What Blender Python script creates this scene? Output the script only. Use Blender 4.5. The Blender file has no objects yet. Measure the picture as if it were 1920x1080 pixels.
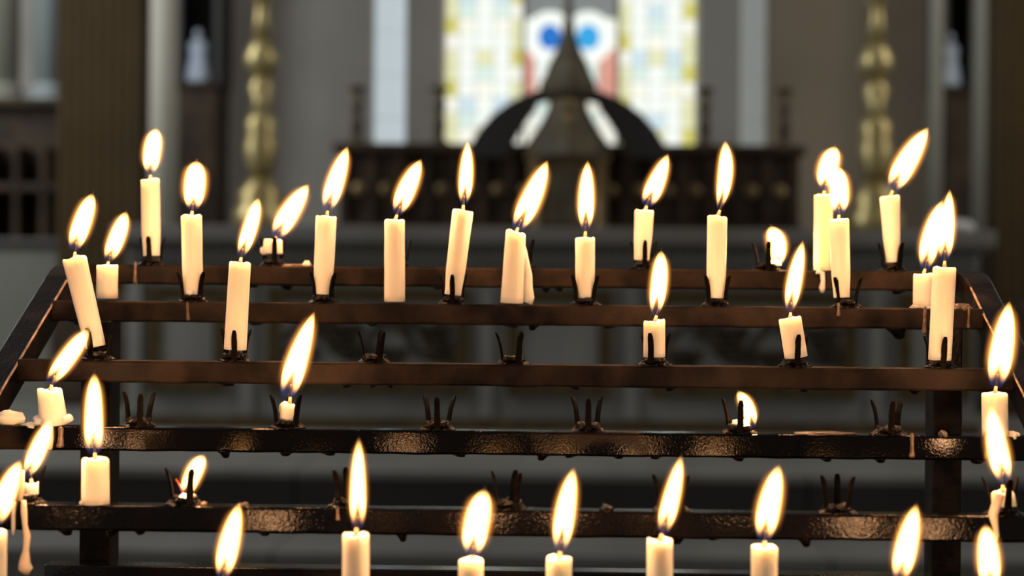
import bpy, bmesh, math, random
from mathutils import Vector, Matrix
from mathutils import noise as mnoise

S = bpy.context.scene
COL = S.collection
rnd = random.Random(7)

# ------------------------------------------------------------------ camera
F_PX = 2900.0
CAM = Vector((0.0, 0.0, 1.25))
YAW, ROLL = math.radians(1.4), math.radians(0.5)
_F = Vector((-math.sin(YAW), math.cos(YAW), 0))
_R0 = Vector((math.cos(YAW), math.sin(YAW), 0))
_U0 = Vector((0, 0, 1))
_R = _R0 * math.cos(ROLL) + _U0 * math.sin(ROLL)
_U = -_R0 * math.sin(ROLL) + _U0 * math.cos(ROLL)
cd = bpy.data.cameras.new('camera')
cam = bpy.data.objects.new('camera', cd)
COL.objects.link(cam)
cam.matrix_world = Matrix(((_R.x, _U.x, -_F.x, CAM.x), (_R.y, _U.y, -_F.y, CAM.y),
                           (_R.z, _U.z, -_F.z, CAM.z), (0, 0, 0, 1)))
cd.sensor_width = 36
cd.lens = F_PX * 36 / 1920
cd.clip_start = 0.02
cd.dof.use_dof = True
cd.dof.focus_distance = 0.87
cd.dof.aperture_fstop = 6.3
S.camera = cam


def P(px, py, Y):
    """world point seen at photo pixel (px, py) on the plane y = Y"""
    d = _F + _R * ((px - 960) / F_PX) - _U * ((py - 540) / F_PX)
    return CAM + d * (Y / d.y)


# ------------------------------------------------------------------ world, exposure
w = bpy.data.worlds.new('church_daylight')
S.world = w
w.use_nodes = True
bgn = w.node_tree.nodes['Background']
bgn.inputs[0].default_value = (1.0, 0.98, 0.95, 1)
bgn.inputs[1].default_value = 0.19


def fill_light(name, loc, aim, sx, sy, watts, col):
    # unseen area light added to brighten the altar end, well outside the frame
    ld = bpy.data.lights.new(name, 'AREA')
    ld.shape = 'RECTANGLE'
    ld.size, ld.size_y = sx, sy
    ld.energy = watts
    ld.color = col
    o = bpy.data.objects.new(name, ld)
    COL.objects.link(o)
    o.location = loc
    o.rotation_euler = (Vector(aim) - Vector(loc)).to_track_quat('-Z', 'Y').to_euler()


fill_light('added_fill_left', (-4.8, 5.8, 4.2), (0, 8.8, 1.6), 1.8, 4.0, 170, (0.93, 0.97, 1.0))
fill_light('added_fill_right', (4.8, 5.8, 4.2), (0, 8.8, 1.6), 1.8, 4.0, 80, (1.0, 0.94, 0.85))
S.view_settings.view_transform = 'Standard'
S.view_settings.look = 'None'
S.view_settings.gamma = 1
S.view_settings.exposure = 0.0
S.view_settings.use_curve_mapping = False
FLAME_W = 0.066          # watts of the light in each flame


# ------------------------------------------------------------------ materials
def new_mat(name):
    m = bpy.data.materials.new(name)
    m.use_nodes = True
    nt = m.node_tree
    return m, nt, nt.nodes['Principled BSDF'], nt.nodes['Material Output']


def pmat(name, c1, c2=None, rough=0.6, scale=20, bump=0.0, bscale=60, metal=0.0, contrast=(0.35, 0.65), rough2=None, coat=0.0, spec=0.5):
    m, nt, b, out = new_mat(name)
    N, L = nt.nodes, nt.links
    tc = N.new('ShaderNodeTexCoord')
    b.inputs['Metallic'].default_value = metal
    b.inputs['Roughness'].default_value = rough
    b.inputs['Specular IOR Level'].default_value = spec
    if coat:
        b.inputs['Coat Weight'].default_value = coat
        b.inputs['Coat Roughness'].default_value = 0.1
    if c2 is None:
        b.inputs['Base Color'].default_value = (*c1, 1)
    else:
        n = N.new('ShaderNodeTexNoise')
        n.inputs['Scale'].default_value = scale
        n.inputs['Detail'].default_value = 5
        L.new(tc.outputs['Object'], n.inputs['Vector'])
        r = N.new('ShaderNodeValToRGB')
        r.color_ramp.elements[0].position, r.color_ramp.elements[1].position = contrast
        r.color_ramp.elements[0].color = (*c1, 1)
        r.color_ramp.elements[1].color = (*c2, 1)
        L.new(n.outputs['Fac'], r.inputs[0])
        L.new(r.outputs[0], b.inputs['Base Color'])
        if rough2 is not None:
            mr = N.new('ShaderNodeMapRange')
            mr.inputs['From Min'].default_value, mr.inputs['From Max'].default_value = contrast
            mr.inputs['To Min'].default_value, mr.inputs['To Max'].default_value = rough, rough2
            L.new(n.outputs['Fac'], mr.inputs['Value'])
            L.new(mr.outputs[0], b.inputs['Roughness'])
    if bump:
        n2 = N.new('ShaderNodeTexNoise')
        n2.inputs['Scale'].default_value = bscale
        n2.inputs['Detail'].default_value = 4
        L.new(tc.outputs['Object'], n2.inputs['Vector'])
        bp = N.new('ShaderNodeBump')
        bp.inputs['Strength'].default_value = bump
        bp.inputs['Distance'].default_value = 0.3 / bscale
        L.new(n2.outputs['Fac'], bp.inputs['Height'])
        L.new(bp.outputs[0], b.inputs['Normal'])
    return m


def emat(name, col, strength):
    m, nt, b, out = new_mat(name)
    b.inputs['Base Color'].default_value = (*[c * 0.3 for c in col], 1)
    b.inputs['Emission Color'].default_value = (*col, 1)
    b.inputs['Emission Strength'].default_value = strength
    b.inputs['Roughness'].default_value = 0.3
    return m


M = {}
M['matt_bar'] = pmat('sooty_brown_iron', (0.007, 0.005, 0.004), (0.042, 0.028, 0.02), 0.5, 45, 0.35, 700, contrast=(0.38, 0.72), rough2=0.6, spec=0.12)
M['gloss_bar'] = pmat('wax_wet_black_iron', (0.0022, 0.0018, 0.0015), (0.007, 0.0045, 0.003), 0.035, 30, 0.6, 700, contrast=(0.45, 0.7), rough2=0.06, spec=0.2)
M['mixed_bar'] = pmat('part_wet_iron', (0.0022, 0.0018, 0.0015), (0.022, 0.014, 0.009), 0.03, 9, 0.28, 800, contrast=(0.60, 0.66), rough2=0.5, spec=0.13)
M['rail'] = pmat('black_rail_iron', (0.004, 0.003, 0.0025), (0.02, 0.014, 0.010), 0.3, 60, 0.5, 500, contrast=(0.45, 0.75), rough2=0.5, spec=0.15)
M['prong'] = pmat('black_prong_iron', (0.002, 0.0016, 0.0013), (0.007, 0.005, 0.0035), 0.5, 200, 0.5, 900, contrast=(0.45, 0.75), spec=0.05)
M['crust'] = pmat('burnt_wax_crust', (0.003, 0.0025, 0.002), (0.012, 0.008, 0.005), 0.15, 300, 1.0, 900, contrast=(0.45, 0.75), rough2=0.45, spec=0.2)
M['wick'] = pmat('charred_wick', (0.006, 0.005, 0.005), (0.02, 0.014, 0.01), 0.8, 900)
M['waxed_wick'] = pmat('waxed_wick', (0.75, 0.42, 0.2), None, 0.5)
M['ember'] = emat('glowing_ember', (1.0, 0.08, 0.03), 1.2)
M['tray'] = pmat('wet_black_tray', (0.003, 0.0025, 0.002), (0.008, 0.006, 0.004), 0.12, 40, 0.25, 500, rough2=0.2, spec=0.6)
M['edge_glint'] = pmat('painted_edge_glint', (0.16, 0.10, 0.06), (0.6, 0.42, 0.28), 0.4, 120, 0.5, 400)  # bright colour paints the highlight along the rail edges
M['web'] = pmat('dusty_thread', (0.55, 0.45, 0.35), None, 0.6)


def wax_mat(name, col, scale, rough=0.38):
    m, nt, b, out = new_mat(name)
    N, L = nt.nodes, nt.links
    tc = N.new('ShaderNodeTexCoord')
    n = N.new('ShaderNodeTexNoise')
    n.inputs['Scale'].default_value = 160
    L.new(tc.outputs['Object'], n.inputs['Vector'])
    bp = N.new('ShaderNodeBump')
    bp.inputs['Strength'].default_value = 0.12
    bp.inputs['Distance'].default_value = 0.001
    L.new(n.outputs['Fac'], bp.inputs['Height'])
    L.new(bp.outputs[0], b.inputs['Normal'])
    b.inputs['Base Color'].default_value = (*col, 1)
    b.inputs['Roughness'].default_value = rough
    b.inputs['Subsurface Weight'].default_value = 1.0
    b.inputs['Subsurface Radius'].default_value = (1.0, 0.85, 0.65)
    b.inputs['Subsurface Scale'].default_value = scale
    b.inputs['Specular IOR Level'].default_value = 0.35
    return m


M['wax'] = wax_mat('ivory_wax', (0.96, 0.88, 0.76), 0.007)
M['wax_yellow'] = wax_mat('honey_ivory_wax', (0.96, 0.87, 0.62), 0.007)
M['wax_drip'] = wax_mat('dripped_wax', (0.85, 0.72, 0.58), 0.003, 0.25)
M['wax_old'] = pmat('sooty_old_wax', (0.08, 0.052, 0.033), (0.24, 0.16, 0.105), 0.3, 300, 0.3, 500)

STONE = 1.0
M['wall_stone'] = pmat('grey_wall_stone', (0.32, 0.305, 0.275), (0.385, 0.365, 0.33), 0.8, 1.5, 0.2, 30)
M['pink_stone'] = pmat('warm_wall_stone', (0.225, 0.185, 0.125), (0.275, 0.22, 0.155), 0.8, 1.2, 0.2, 30)
M['marble'] = pmat('grey_marble', (0.13, 0.13, 0.12), (0.20, 0.197, 0.18), 0.35, 2.5, 0.05, 30)
M['marble2'] = pmat('pale_grey_marble', (0.16, 0.155, 0.14), (0.205, 0.20, 0.18), 0.35, 3.0, 0.05, 30)
M['slab'] = pmat('altar_slab_marble', (0.115, 0.105, 0.095), (0.155, 0.145, 0.13), 0.35, 2.0)
M['dado'] = pmat('green_grey_dado', (0.115, 0.115, 0.09), (0.145, 0.143, 0.11), 0.6, 1.5)
M['mosaic'] = pmat('brown_gold_mosaic', (0.035, 0.025, 0.014), (0.085, 0.058, 0.02), 0.6, 30, 0.6, 60, spec=0.08)
M['vine'] = pmat('brown_vine_inlay', (0.025, 0.02, 0.013), (0.05, 0.04, 0.026), 0.7, 20, spec=0.08)
M['black_marble'] = pmat('black_marble', (0.010, 0.008, 0.007), (0.02, 0.016, 0.013), 0.4, 3)
M['dark_wood'] = pmat('dark_carved_wood', (0.022, 0.014, 0.008), (0.058, 0.038, 0.02), 0.6, 6, spec=0.2)
M['brown_wood'] = pmat('brown_fluted_wood', (0.04, 0.024, 0.008), (0.05, 0.031, 0.011), 0.6, 3, spec=0.15)
M['brown_flute'] = pmat('brown_flute_wood', (0.052, 0.033, 0.011), (0.068, 0.043, 0.015), 0.6, 3, spec=0.15)
M['brass'] = pmat('old_brass', (0.30, 0.23, 0.09), (0.52, 0.43, 0.20), 0.38, 6, metal=0.7)
M['bronze'] = pmat('dark_bronze', (0.045, 0.038, 0.022), (0.10, 0.08, 0.04), 0.5, 8, metal=0.3)
M['gilt'] = pmat('dull_gilt', (0.12, 0.08, 0.035), (0.22, 0.15, 0.06), 0.45, 12, metal=0.4)
M['iron_black'] = pmat('black_ironwork', (0.012, 0.010, 0.009), None, 0.5)
M['col_pale'] = pmat('pale_column_stone', (0.52, 0.51, 0.41), (0.6, 0.58, 0.48), 0.5, 1.2)
M['col_grey'] = pmat('blue_grey_column', (0.30, 0.35, 0.35), (0.38, 0.42, 0.42), 0.5, 1.2)
M['col_green'] = pmat('olive_column_stone', (0.26, 0.26, 0.21), (0.32, 0.32, 0.25), 0.5, 1.2)
M['statue'] = pmat('blue_grey_statue', (0.36, 0.42, 0.50), (0.44, 0.5, 0.58), 0.5, 3)
M['cloth'] = pmat('pale_linen', (0.5, 0.5, 0.5), None, 0.8)
M['floor'] = pmat('church_floor', (0.22, 0.22, 0.20), (0.3, 0.3, 0.27), 0.4, 2)
M['lead'] = pmat('window_lead', (0.05, 0.05, 0.05), None, 0.6)
M['g_clear'] = emat('glass_clear', (0.95, 1.0, 0.94), 0.95)
M['g_clear2'] = emat('glass_clear_warm', (0.98, 0.98, 0.86), 0.95)
M['g_mint'] = emat('glass_mint', (0.78, 0.94, 0.86), 0.88)
M['g_sky'] = emat('glass_pale_blue', (0.72, 0.88, 0.95), 0.85)
M['g_yellow'] = emat('glass_yellow', (0.80, 0.74, 0.18), 0.8)
M['g_straw'] = emat('glass_straw', (0.90, 0.90, 0.55), 0.85)
M['g_blue'] = emat('glass_blue', (0.03, 0.24, 0.80), 0.7)
M['g_cyan'] = emat('glass_cyan', (0.05, 0.45, 0.90), 0.8)
M['g_red'] = emat('glass_rose', (0.90, 0.42, 0.33), 0.75)
M['g_grey'] = emat('glass_grey', (0.32, 0.35, 0.34), 0.6)
M['glow_bright'] = emat('pilaster_glow_bright', (0.63, 0.72, 0.76), 0.75)  # glow stands in for daylight on a pale pilaster
M['glow_dim'] = emat('pilaster_glow_dim', (0.60, 0.63, 0.60), 0.33)  # dimmer copy of that glow for the less lit side


# flame: one emissive volume, its profile driven by the object's colour slots
def flame_mat():
    m, nt, b, out = new_mat('candle_flame')
    N, L = nt.nodes, nt.links
    N.remove(b)

    def src(x, sock):
        if isinstance(x, (int, float)):
            sock.default_value = x
        else:
            L.new(x, sock)

    def ma(op, a, b_=0.0, c=None, clamp=False):
        n = N.new('ShaderNodeMath')
        n.operation = op
        n.use_clamp = clamp
        src(a, n.inputs[0])
        src(b_, n.inputs[1])
        if c is not None:
            src(c, n.inputs[2])
        return n.outputs[0]

    def ss(x, lo, hi):
        n = N.new('ShaderNodeMapRange')
        n.interpolation_type = 'SMOOTHSTEP'
        src(x, n.inputs['Value'])
        n.inputs['From Min'].default_value = lo
        n.inputs['From Max'].default_value = hi
        return n.outputs[0]
    tc = N.new('ShaderNodeTexCoord')
    sp = N.new('ShaderNodeSeparateXYZ')
    L.new(tc.outputs['Object'], sp.inputs[0])
    oi = N.new('ShaderNodeObjectInfo')
    sc = N.new('ShaderNodeSeparateColor')
    L.new(oi.outputs['Color'], sc.inputs[0])
    z = ma('MINIMUM', ma('MAXIMUM', sp.outputs[2], 0.001), 0.999)
    bend = ma('SUBTRACT', sc.outputs[0], 5.0)
    expo = sc.outputs[1]
    peak = sc.outputs[2]
    q = ma('SUBTRACT', 1.0, z)
    cx = ma('MULTIPLY', bend, ma('MULTIPLY', ma('MULTIPLY', z, q), 4.0))
    dx = ma('SUBTRACT', sp.outputs[0], cx)
    r = ma('SQRT', ma('ADD', ma('MULTIPLY', dx, dx), ma('MULTIPLY', sp.outputs[1], sp.outputs[1])))
    omp = ma('SUBTRACT', 1.0, peak)
    a_exp = ma('DIVIDE', ma('MULTIPLY', expo, peak), omp)
    R = ma('MULTIPLY', ma('POWER', ma('DIVIDE', z, peak), a_exp), ma('POWER', ma('DIVIDE', q, omp), expo))
    R = ma('MAXIMUM', R, 0.02)
    t = ma('DIVIDE', r, R)
    n_ = N.new('ShaderNodeMapRange')
    n_.interpolation_type = 'SMOOTHSTEP'
    L.new(t, n_.inputs['Value'])
    L.new(ma('MULTIPLY_ADD', ma('SUBTRACT', 1.0, ss(z, 0.2, 0.5)), 0.36, 0.50), n_.inputs['From Min'])
    n_.inputs['From Max'].default_value = 1.06
    body = ma('SUBTRACT', 1.0, n_.outputs[0])
    # orange lens bloom around the flame, put into the volume's emission
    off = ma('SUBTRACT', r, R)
    bloom = ma('MULTIPLY', ma('POWER', ma('SUBTRACT', 1.0, ss(off, -0.25, 0.65)), 2.0), 0.040)
    up = ma('POWER', ss(z, 0.06, 0.36), 1.4)
    tipf = ma('SUBTRACT', 1.0, ma('MULTIPLY', ss(z, 0.80, 1.0), 0.93))
    # dark unburnt cone over the wick
    ey = ma('MULTIPLY', sp.outputs[1], 0.12)
    tx = ma('DIVIDE', ma('SQRT', ma('ADD', ma('MULTIPLY', dx, dx), ma('MULTIPLY', ey, ey))), R)
    cone = ss(ma('SUBTRACT', tx, ma('MULTIPLY', ma('SUBTRACT', 1.0, ma('DIVIDE', z, 0.36)), 0.62)), -0.06, 0.22)
    e = ma('MULTIPLY', ma('MULTIPLY', ma('MULTIPLY', body, up), tipf), cone)
    bloom = ma('MULTIPLY', ma('MULTIPLY', bloom, ss(z, 0.10, 0.40)), ma('SUBTRACT', 1.0, ss(z, 0.75, 1.0)))
    # blue sheath at the base
    bl = ma('MULTIPLY', ma('MULTIPLY', ss(z, 0.0, 0.06), ma('SUBTRACT', 1.0, ss(z, 0.10, 0.26))),
            ma('MULTIPLY', ss(t, 0.2, 0.8), ma('SUBTRACT', 1.0, ss(t, 0.9, 1.25))))
    em1 = N.new('ShaderNodeEmission')
    em1.inputs[0].default_value = (1.0, 0.44, 0.11, 1)
    L.new(ma('MULTIPLY', e, FLAME_E), em1.inputs[1])
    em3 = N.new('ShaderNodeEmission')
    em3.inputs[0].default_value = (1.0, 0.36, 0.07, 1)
    L.new(ma('MULTIPLY', bloom, FLAME_E * 2.0), em3.inputs[1])
    em2 = N.new('ShaderNodeEmission')
    em2.inputs[0].default_value = (0.14, 0.24, 0.85, 1)
    L.new(ma('MULTIPLY', bl, 15.0), em2.inputs[1])
    ad = N.new('ShaderNodeAddShader')
    L.new(em1.outputs[0], ad.inputs[0])
    L.new(em2.outputs[0], ad.inputs[1])
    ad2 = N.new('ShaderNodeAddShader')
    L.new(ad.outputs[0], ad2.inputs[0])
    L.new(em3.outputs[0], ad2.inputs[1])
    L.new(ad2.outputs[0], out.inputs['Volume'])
    try:
        m.cycles.volume_step_rate = 0.35
    except Exception as ex:
        print('step rate', ex)
    return m


FLAME_E = 2600.0
M['flame'] = flame_mat()


# ------------------------------------------------------------------ mesh helpers
def link(name, me, mat, parent=None, smooth=False):
    if isinstance(me, bmesh.types.BMesh):
        bm = me
        me = bpy.data.meshes.new(name)
        bmesh.ops.recalc_face_normals(bm, faces=bm.faces)
        bm.to_mesh(me)
        bm.free()
    if mat is not None and not me.materials:
        me.materials.append(mat if not isinstance(mat, str) else M[mat])
    if smooth:
        for p in me.polygons:
            p.use_smooth = True
    o = bpy.data.objects.new(name, me)
    COL.objects.link(o)
    if parent is not None:
        o.parent = parent
    return o


def empty(name, loc, label=None, cat=None, group=None, kind=None):
    o = bpy.data.objects.new(name, None)
    COL.objects.link(o)
    o.location = loc
    o.empty_display_size = 0.01
    tag(o, label, cat, group, kind)
    return o


def tag(o, label=None, cat=None, group=None, kind=None):
    if label:
        o['label'] = label
    if cat:
        o['category'] = cat
    if group:
        o['group'] = group
    if kind:
        o['kind'] = kind
    return o


def add_box(bm, x0, x1, y0, y1, z0, z1, bevel=0.0, seg=2):
    vs = [bm.verts.new(v) for v in ((x0, y0, z0), (x1, y0, z0), (x1, y1, z0), (x0, y1, z0),
                                    (x0, y0, z1), (x1, y0, z1), (x1, y1, z1), (x0, y1, z1))]
    fs = [bm.faces.new([vs[i] for i in f]) for f in ((0, 3, 2, 1), (4, 5, 6, 7), (0, 1, 5, 4), (1, 2, 6, 5), (2, 3, 7, 6), (3, 0, 4, 7))]
    if bevel:
        es = list({e for f in fs for e in f.edges})
        bmesh.ops.bevel(bm, geom=es, offset=bevel, segments=seg, affect='EDGES', profile=0.5)
    return bm


def box(name, x0, x1, y0, y1, z0, z1, mat, parent=None, bevel=0.0, smooth=False):
    return link(name, add_box(bmesh.new(), x0, x1, y0, y1, z0, z1, bevel), mat, parent, smooth)


def loft(bm, rings, cap0=True, cap1=True):
    vr = [[bm.verts.new(p) for p in ring] for ring in rings]
    n = len(vr[0])
    for a, b in zip(vr[:-1], vr[1:]):
        for i in range(n):
            bm.faces.new((a[i], a[(i + 1) % n], b[(i + 1) % n], b[i]))
    if cap0:
        bm.faces.new(list(reversed(vr[0])))
    if cap1:
        bm.faces.new(vr[-1])
    return bm


def ring_frame(d):
    d = d.normalized()
    a = Vector((1, 0, 0)) if abs(d.x) < 0.8 else Vector((0, 1, 0))
    u = (a - d * a.dot(d)).normalized()
    return u, d.cross(u)


def tube(bm, pts, rads, n=8):
    rings = []
    for i, p in enumerate(pts):
        p = Vector(p)
        d = Vector(pts[min(i + 1, len(pts) - 1)]) - Vector(pts[max(i - 1, 0)])
        u, v = ring_frame(d)
        r = rads[i] if isinstance(rads, (list, tuple)) else rads
        rings.append([p + (u * math.cos(t) + v * math.sin(t)) * r for t in [2 * math.pi * k / n for k in range(n)]])
    return loft(bm, rings)


def lathe(bm, prof, n=24, cx=0, cy=0):
    rings = [[(cx + r * math.cos(2 * math.pi * k / n), cy + r * math.sin(2 * math.pi * k / n), z) for k in range(n)] for r, z in prof]
    return loft(bm, rings)


def prism_y(bm, pts, y0, y1):
    """extrude an (x,z) outline between y0 and y1"""
    return loft(bm, [[(x, y0, z) for x, z in pts], [(x, y1, z) for x, z in pts]])


def blob(bm, c, rx, ry, rz, seed=0, amp=0.15, sub=2):
    r = bmesh.ops.create_icosphere(bm, subdivisions=sub, radius=1.0)
    for v in r['verts']:
        k = 1 + amp * mnoise.noise(Vector(v.co) * 1.7 + Vector((seed * 3.1, seed, 0)))
        v.co = Vector((c[0] + v.co.x * rx * k, c[1] + v.co.y * ry * k, c[2] + v.co.z * rz * k))
    return bm


# =================================================================== SETTING: the church
YW = 10.5      # east wall
YA = 7.0       # altar front


def X(px, Y, py=540):
    return P(px, py, Y).x


def Z(py, Y, px=1030):
    return P(px, py, Y).z


# floor, platform and steps of the sanctuary
o = box('floor', -7, 7, -3, 12, -0.1, 0.0, 'floor')
tag(o, kind='structure')
PZ = Z(809, YA)                                # top of the altar platform
Y1, Y2, Y3 = 5.46, 5.0, 4.55
for (y0, y1, z0, z1, tm, rm, nm) in ((Y1, 12, PZ - 0.21, PZ, 'marble2', 'black_marble', 'platform'), (Y2, Y1 + 0.3, PZ - 0.42, PZ - 0.21, 'marble2', 'slab', 'step'), (Y3, Y2 + 0.3, 0, PZ - 0.42, 'marble2', 'slab', 'step')):
    root = empty(nm, (0, y0, z0), kind='structure')
    xs = [X(513, 5.0) + 1.81 * k for k in range(-2, 4)]
    for a, b in zip(xs[:-1], xs[1:]):
        t = box('tread_slab', a + 0.003, b - 0.003, -0.02, y1 - y0, z1 - z0 - 0.03, z1 - z0, tm, root, 0.004)
        r = box('riser_slab', a + 0.003, b - 0.003, 0.0, 0.06, 0.0, z1 - z0 - 0.03, rm, root, 0.004)
    box('step_core', xs[0], xs[-1], 0.062, y1 - y0 - 0.02, 0.0, z1 - z0 - 0.032, 'lead', root)

# east wall with the big window and two narrow openings
wx0, wx1 = X(826, YW), X(1307, YW)
nl0, nl1 = X(692, YW), X(757, YW)
nr0, nr1 = X(1385, YW), X(1441, YW)
ZT = 6.5
sill = Z(300, YW)
wl = empty('wall_east', (0, YW, 0), kind='structure')


def wallpiece(a, b, z0, z1, mat='wall_stone'):
    box('wall_section', a, b, 0, 0.5, z0, z1, mat, wl)


wallpiece(-7, nl0, 0, ZT)
wallpiece(nl1, wx0, 0, ZT)
wallpiece(wx1, nr0, 0, ZT)
wallpiece(nr1, 7, 0, ZT, 'pink_stone')
for a, b in ((nl0, nl1), (wx0, wx1), (nr0, nr1)):
    wallpiece(a, b, 0, sill)
    wallpiece(a, b, 5.2, ZT)

# stained glass: three lights of separate panes
win = empty('window_1', ((wx0 + wx1) / 2, YW + 0.2, sill), kind='structure')
wc = (wx0 + wx1) / 2
pane_cache = {}


def pane(parent, org, x0, x1, z0, z1, mat, y=YW + 0.2):
    g = 0.003
    key = (round(x1 - x0, 3), round(z1 - z0, 3), mat)
    if key not in pane_cache:
        bm = add_box(bmesh.new(), g, x1 - x0 - g, 0, 0.012, g, z1 - z0 - g)
        me = bpy.data.meshes.new('pane')
        bm.to_mesh(me)
        bm.free()
        me.materials.append(M[mat])
        pane_cache[key] = me
    o = bpy.data.objects.new('pane', pane_cache[key])
    COL.objects.link(o)
    o.parent = parent
    o.location = (x0 - org[0], y - org[1], z0 - org[2])
    return o


org = win.location.copy()
rowh = 30 * YW / F_PX
for li, cols in enumerate((((828, 852), (852, 886), (886, 920), (920, 952), (952, 976)), ((1158, 1182), (1182, 1214), (1214, 1248), (1248, 1280), (1280, 1305)))):
    for r in range(15):
        z0 = Z(295, YW) + r * rowh
        for c, (a, b) in enumerate(cols):
            if c in (0, 4):
                mt = ['g_yellow', 'g_straw', 'g_straw', 'g_clear2'][(r + c // 4 * 2 + li) % 4]
            else:
                mt = ['g_clear', 'g_clear', 'g_clear2', 'g_clear', 'g_mint', 'g_clear', 'g_sky'][(r * 2 + (c == 2) + li) % 7]
            if c == 2 and r % 5 == 1:
                mt = 'g_straw'
            pane(win, org, X(a, YW), X(b, YW), z0, z0 + rowh, mt)
for c, (a, b) in enumerate(((978, 1000), (1000, 1060), (1060, 1120), (1120, 1156))):
    for r in range(15):
        z0 = Z(295, YW) + r * rowh
        py = 295 - 30 * r - 15
        mt = ['g_clear', 'g_mint', 'g_clear2'][(r + c) % 3]
        if c in (0, 3):
            mt = 'g_red' if 90 < py < 180 else ('g_grey' if py < 30 else 'g_clear2')
        elif py < 15:
            mt = 'g_grey'
        pane(win, org, X(a, YW), X(b, YW), z0, z0 + rowh, mt)
for px, mt in ((1031, 'g_blue'), (1104, 'g_cyan')):   # round panes: pearl ring and blue disc
    cx, cz = X(px, YW, 62), Z(62, YW)
    bm = bmesh.new()
    k = YW / F_PX
    ri, ro = 22 * k, 47 * k
    n = 32
    for y in (0,):
        rings = []
        for rr, yy in ((ri + .005, 0), (ro, 0), (ro, 0.03), (ri + .005, 0.03), (ri + .005, 0)):
            rings.append([(rr * math.cos(2 * math.pi * i / n), yy, rr * math.sin(2 * math.pi * i / n) * 1.05) for i in range(n)])
        loft(bm, rings, False, False)
    o = link('roundel_ring', bm, 'g_clear', win)
    o.location = (cx - org.x, -0.04, cz - org.z)
    bm = bmesh.new()
    loft(bm, [[(ri * math.cos(2 * math.pi * i / n), yy, ri * math.sin(2 * math.pi * i / n) * 1.1) for i in range(n)] for yy in (0, 0.03)])
    o = link('roundel_disc', bm, mt, win)
    o.location = (cx - org.x, -0.045, cz - org.z)
for px in (977, 1157):
    o = box('mullion', -0.012, 0.012, -0.03, 0.05, 0, 1.9, 'lead', win)
    o.location = (X(px, YW) - org.x, 0, 0)
for nm, a, b, mt in (('glow_strip_left', nl0, nl1, 'glow_bright'), ('glow_strip_right', nr0, nr1, 'glow_dim')):  # added glowing strips in place of pale pilasters, side lighting put into emission
    ww = empty(nm, ((a + b) / 2, YW + 0.2, sill), kind='structure')
    for r in range(8):
        pane(ww, ww.location.copy(), a, b, sill + r * 0.3, sill + (r + 1) * 0.3, mt)

# dado wall left and right of the altar
for nm, a, b in (('wall_dado_left', -5.0, X(238, 8.6)), ('wall_dado_right', X(1835, 8.6), 5.0)):
    r = empty(nm, ((a + b) / 2, 8.6, PZ), kind='structure')
    wdt = (b - a) / 2
    box('dado_panel', -wdt, wdt, 0, 0.3, 0, Z(470, 8.6) - PZ, 'dado', r)
    box('dado_cap', -wdt, wdt, -0.04, 0.34, Z(470, 8.6) - PZ, Z(455, 8.6) - PZ, 'black_marble', r, 0.01)


# ------------------------------------------------------------------ altar
alt = empty('altar', (X(1030, YA), YA, PZ), 'grey marble altar with brown mosaic-framed panels behind the candle rack', 'altar')
ax = alt.location.x
L0, R0 = X(238, YA) - ax, X(1835, YA) - ax


def ah(py):
    return Z(py, YA) - PZ


box('body', L0, R0, 0.03, 1.0, 0, ah(497), 'marble', alt)
box('mosaic_plinth', L0 - 0.01, R0 + 0.01, -0.02, 0.03, 0, ah(788), 'mosaic', alt, 0.004)
box('mensa_slab', L0 - 0.05, R0 + 0.05, -0.10, 1.05, ah(460), ah(428), 'slab', alt, 0.012)
box('slab_moulding', L0 - 0.02, R0 + 0.02, -0.05, 1.02, ah(472), ah(460), 'slab', alt, 0.008)
box('frieze', L0, R0, 0.0, 1.0, ah(498), ah(472), 'slab', alt)
dme = None
nd = 70
for i in range(nd):
    if dme is None:
        bm = add_box(bmesh.new(), -0.016, 0.016, -0.03, 0.0, ah(494), ah(474), 0.002, 1)
        dme = bpy.data.meshes.new('dentil')
        bm.to_mesh(dme)
        bm.free()
        dme.materials.append(M['marble2'])
    o = bpy.data.objects.new('dentil', dme)
    COL.objects.link(o)
    o.parent = alt
    o.location = (L0 + 0.03 + (R0 - L0 - 0.06) * i / (nd - 1), 0, 0)
k7 = YA / F_PX
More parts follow.
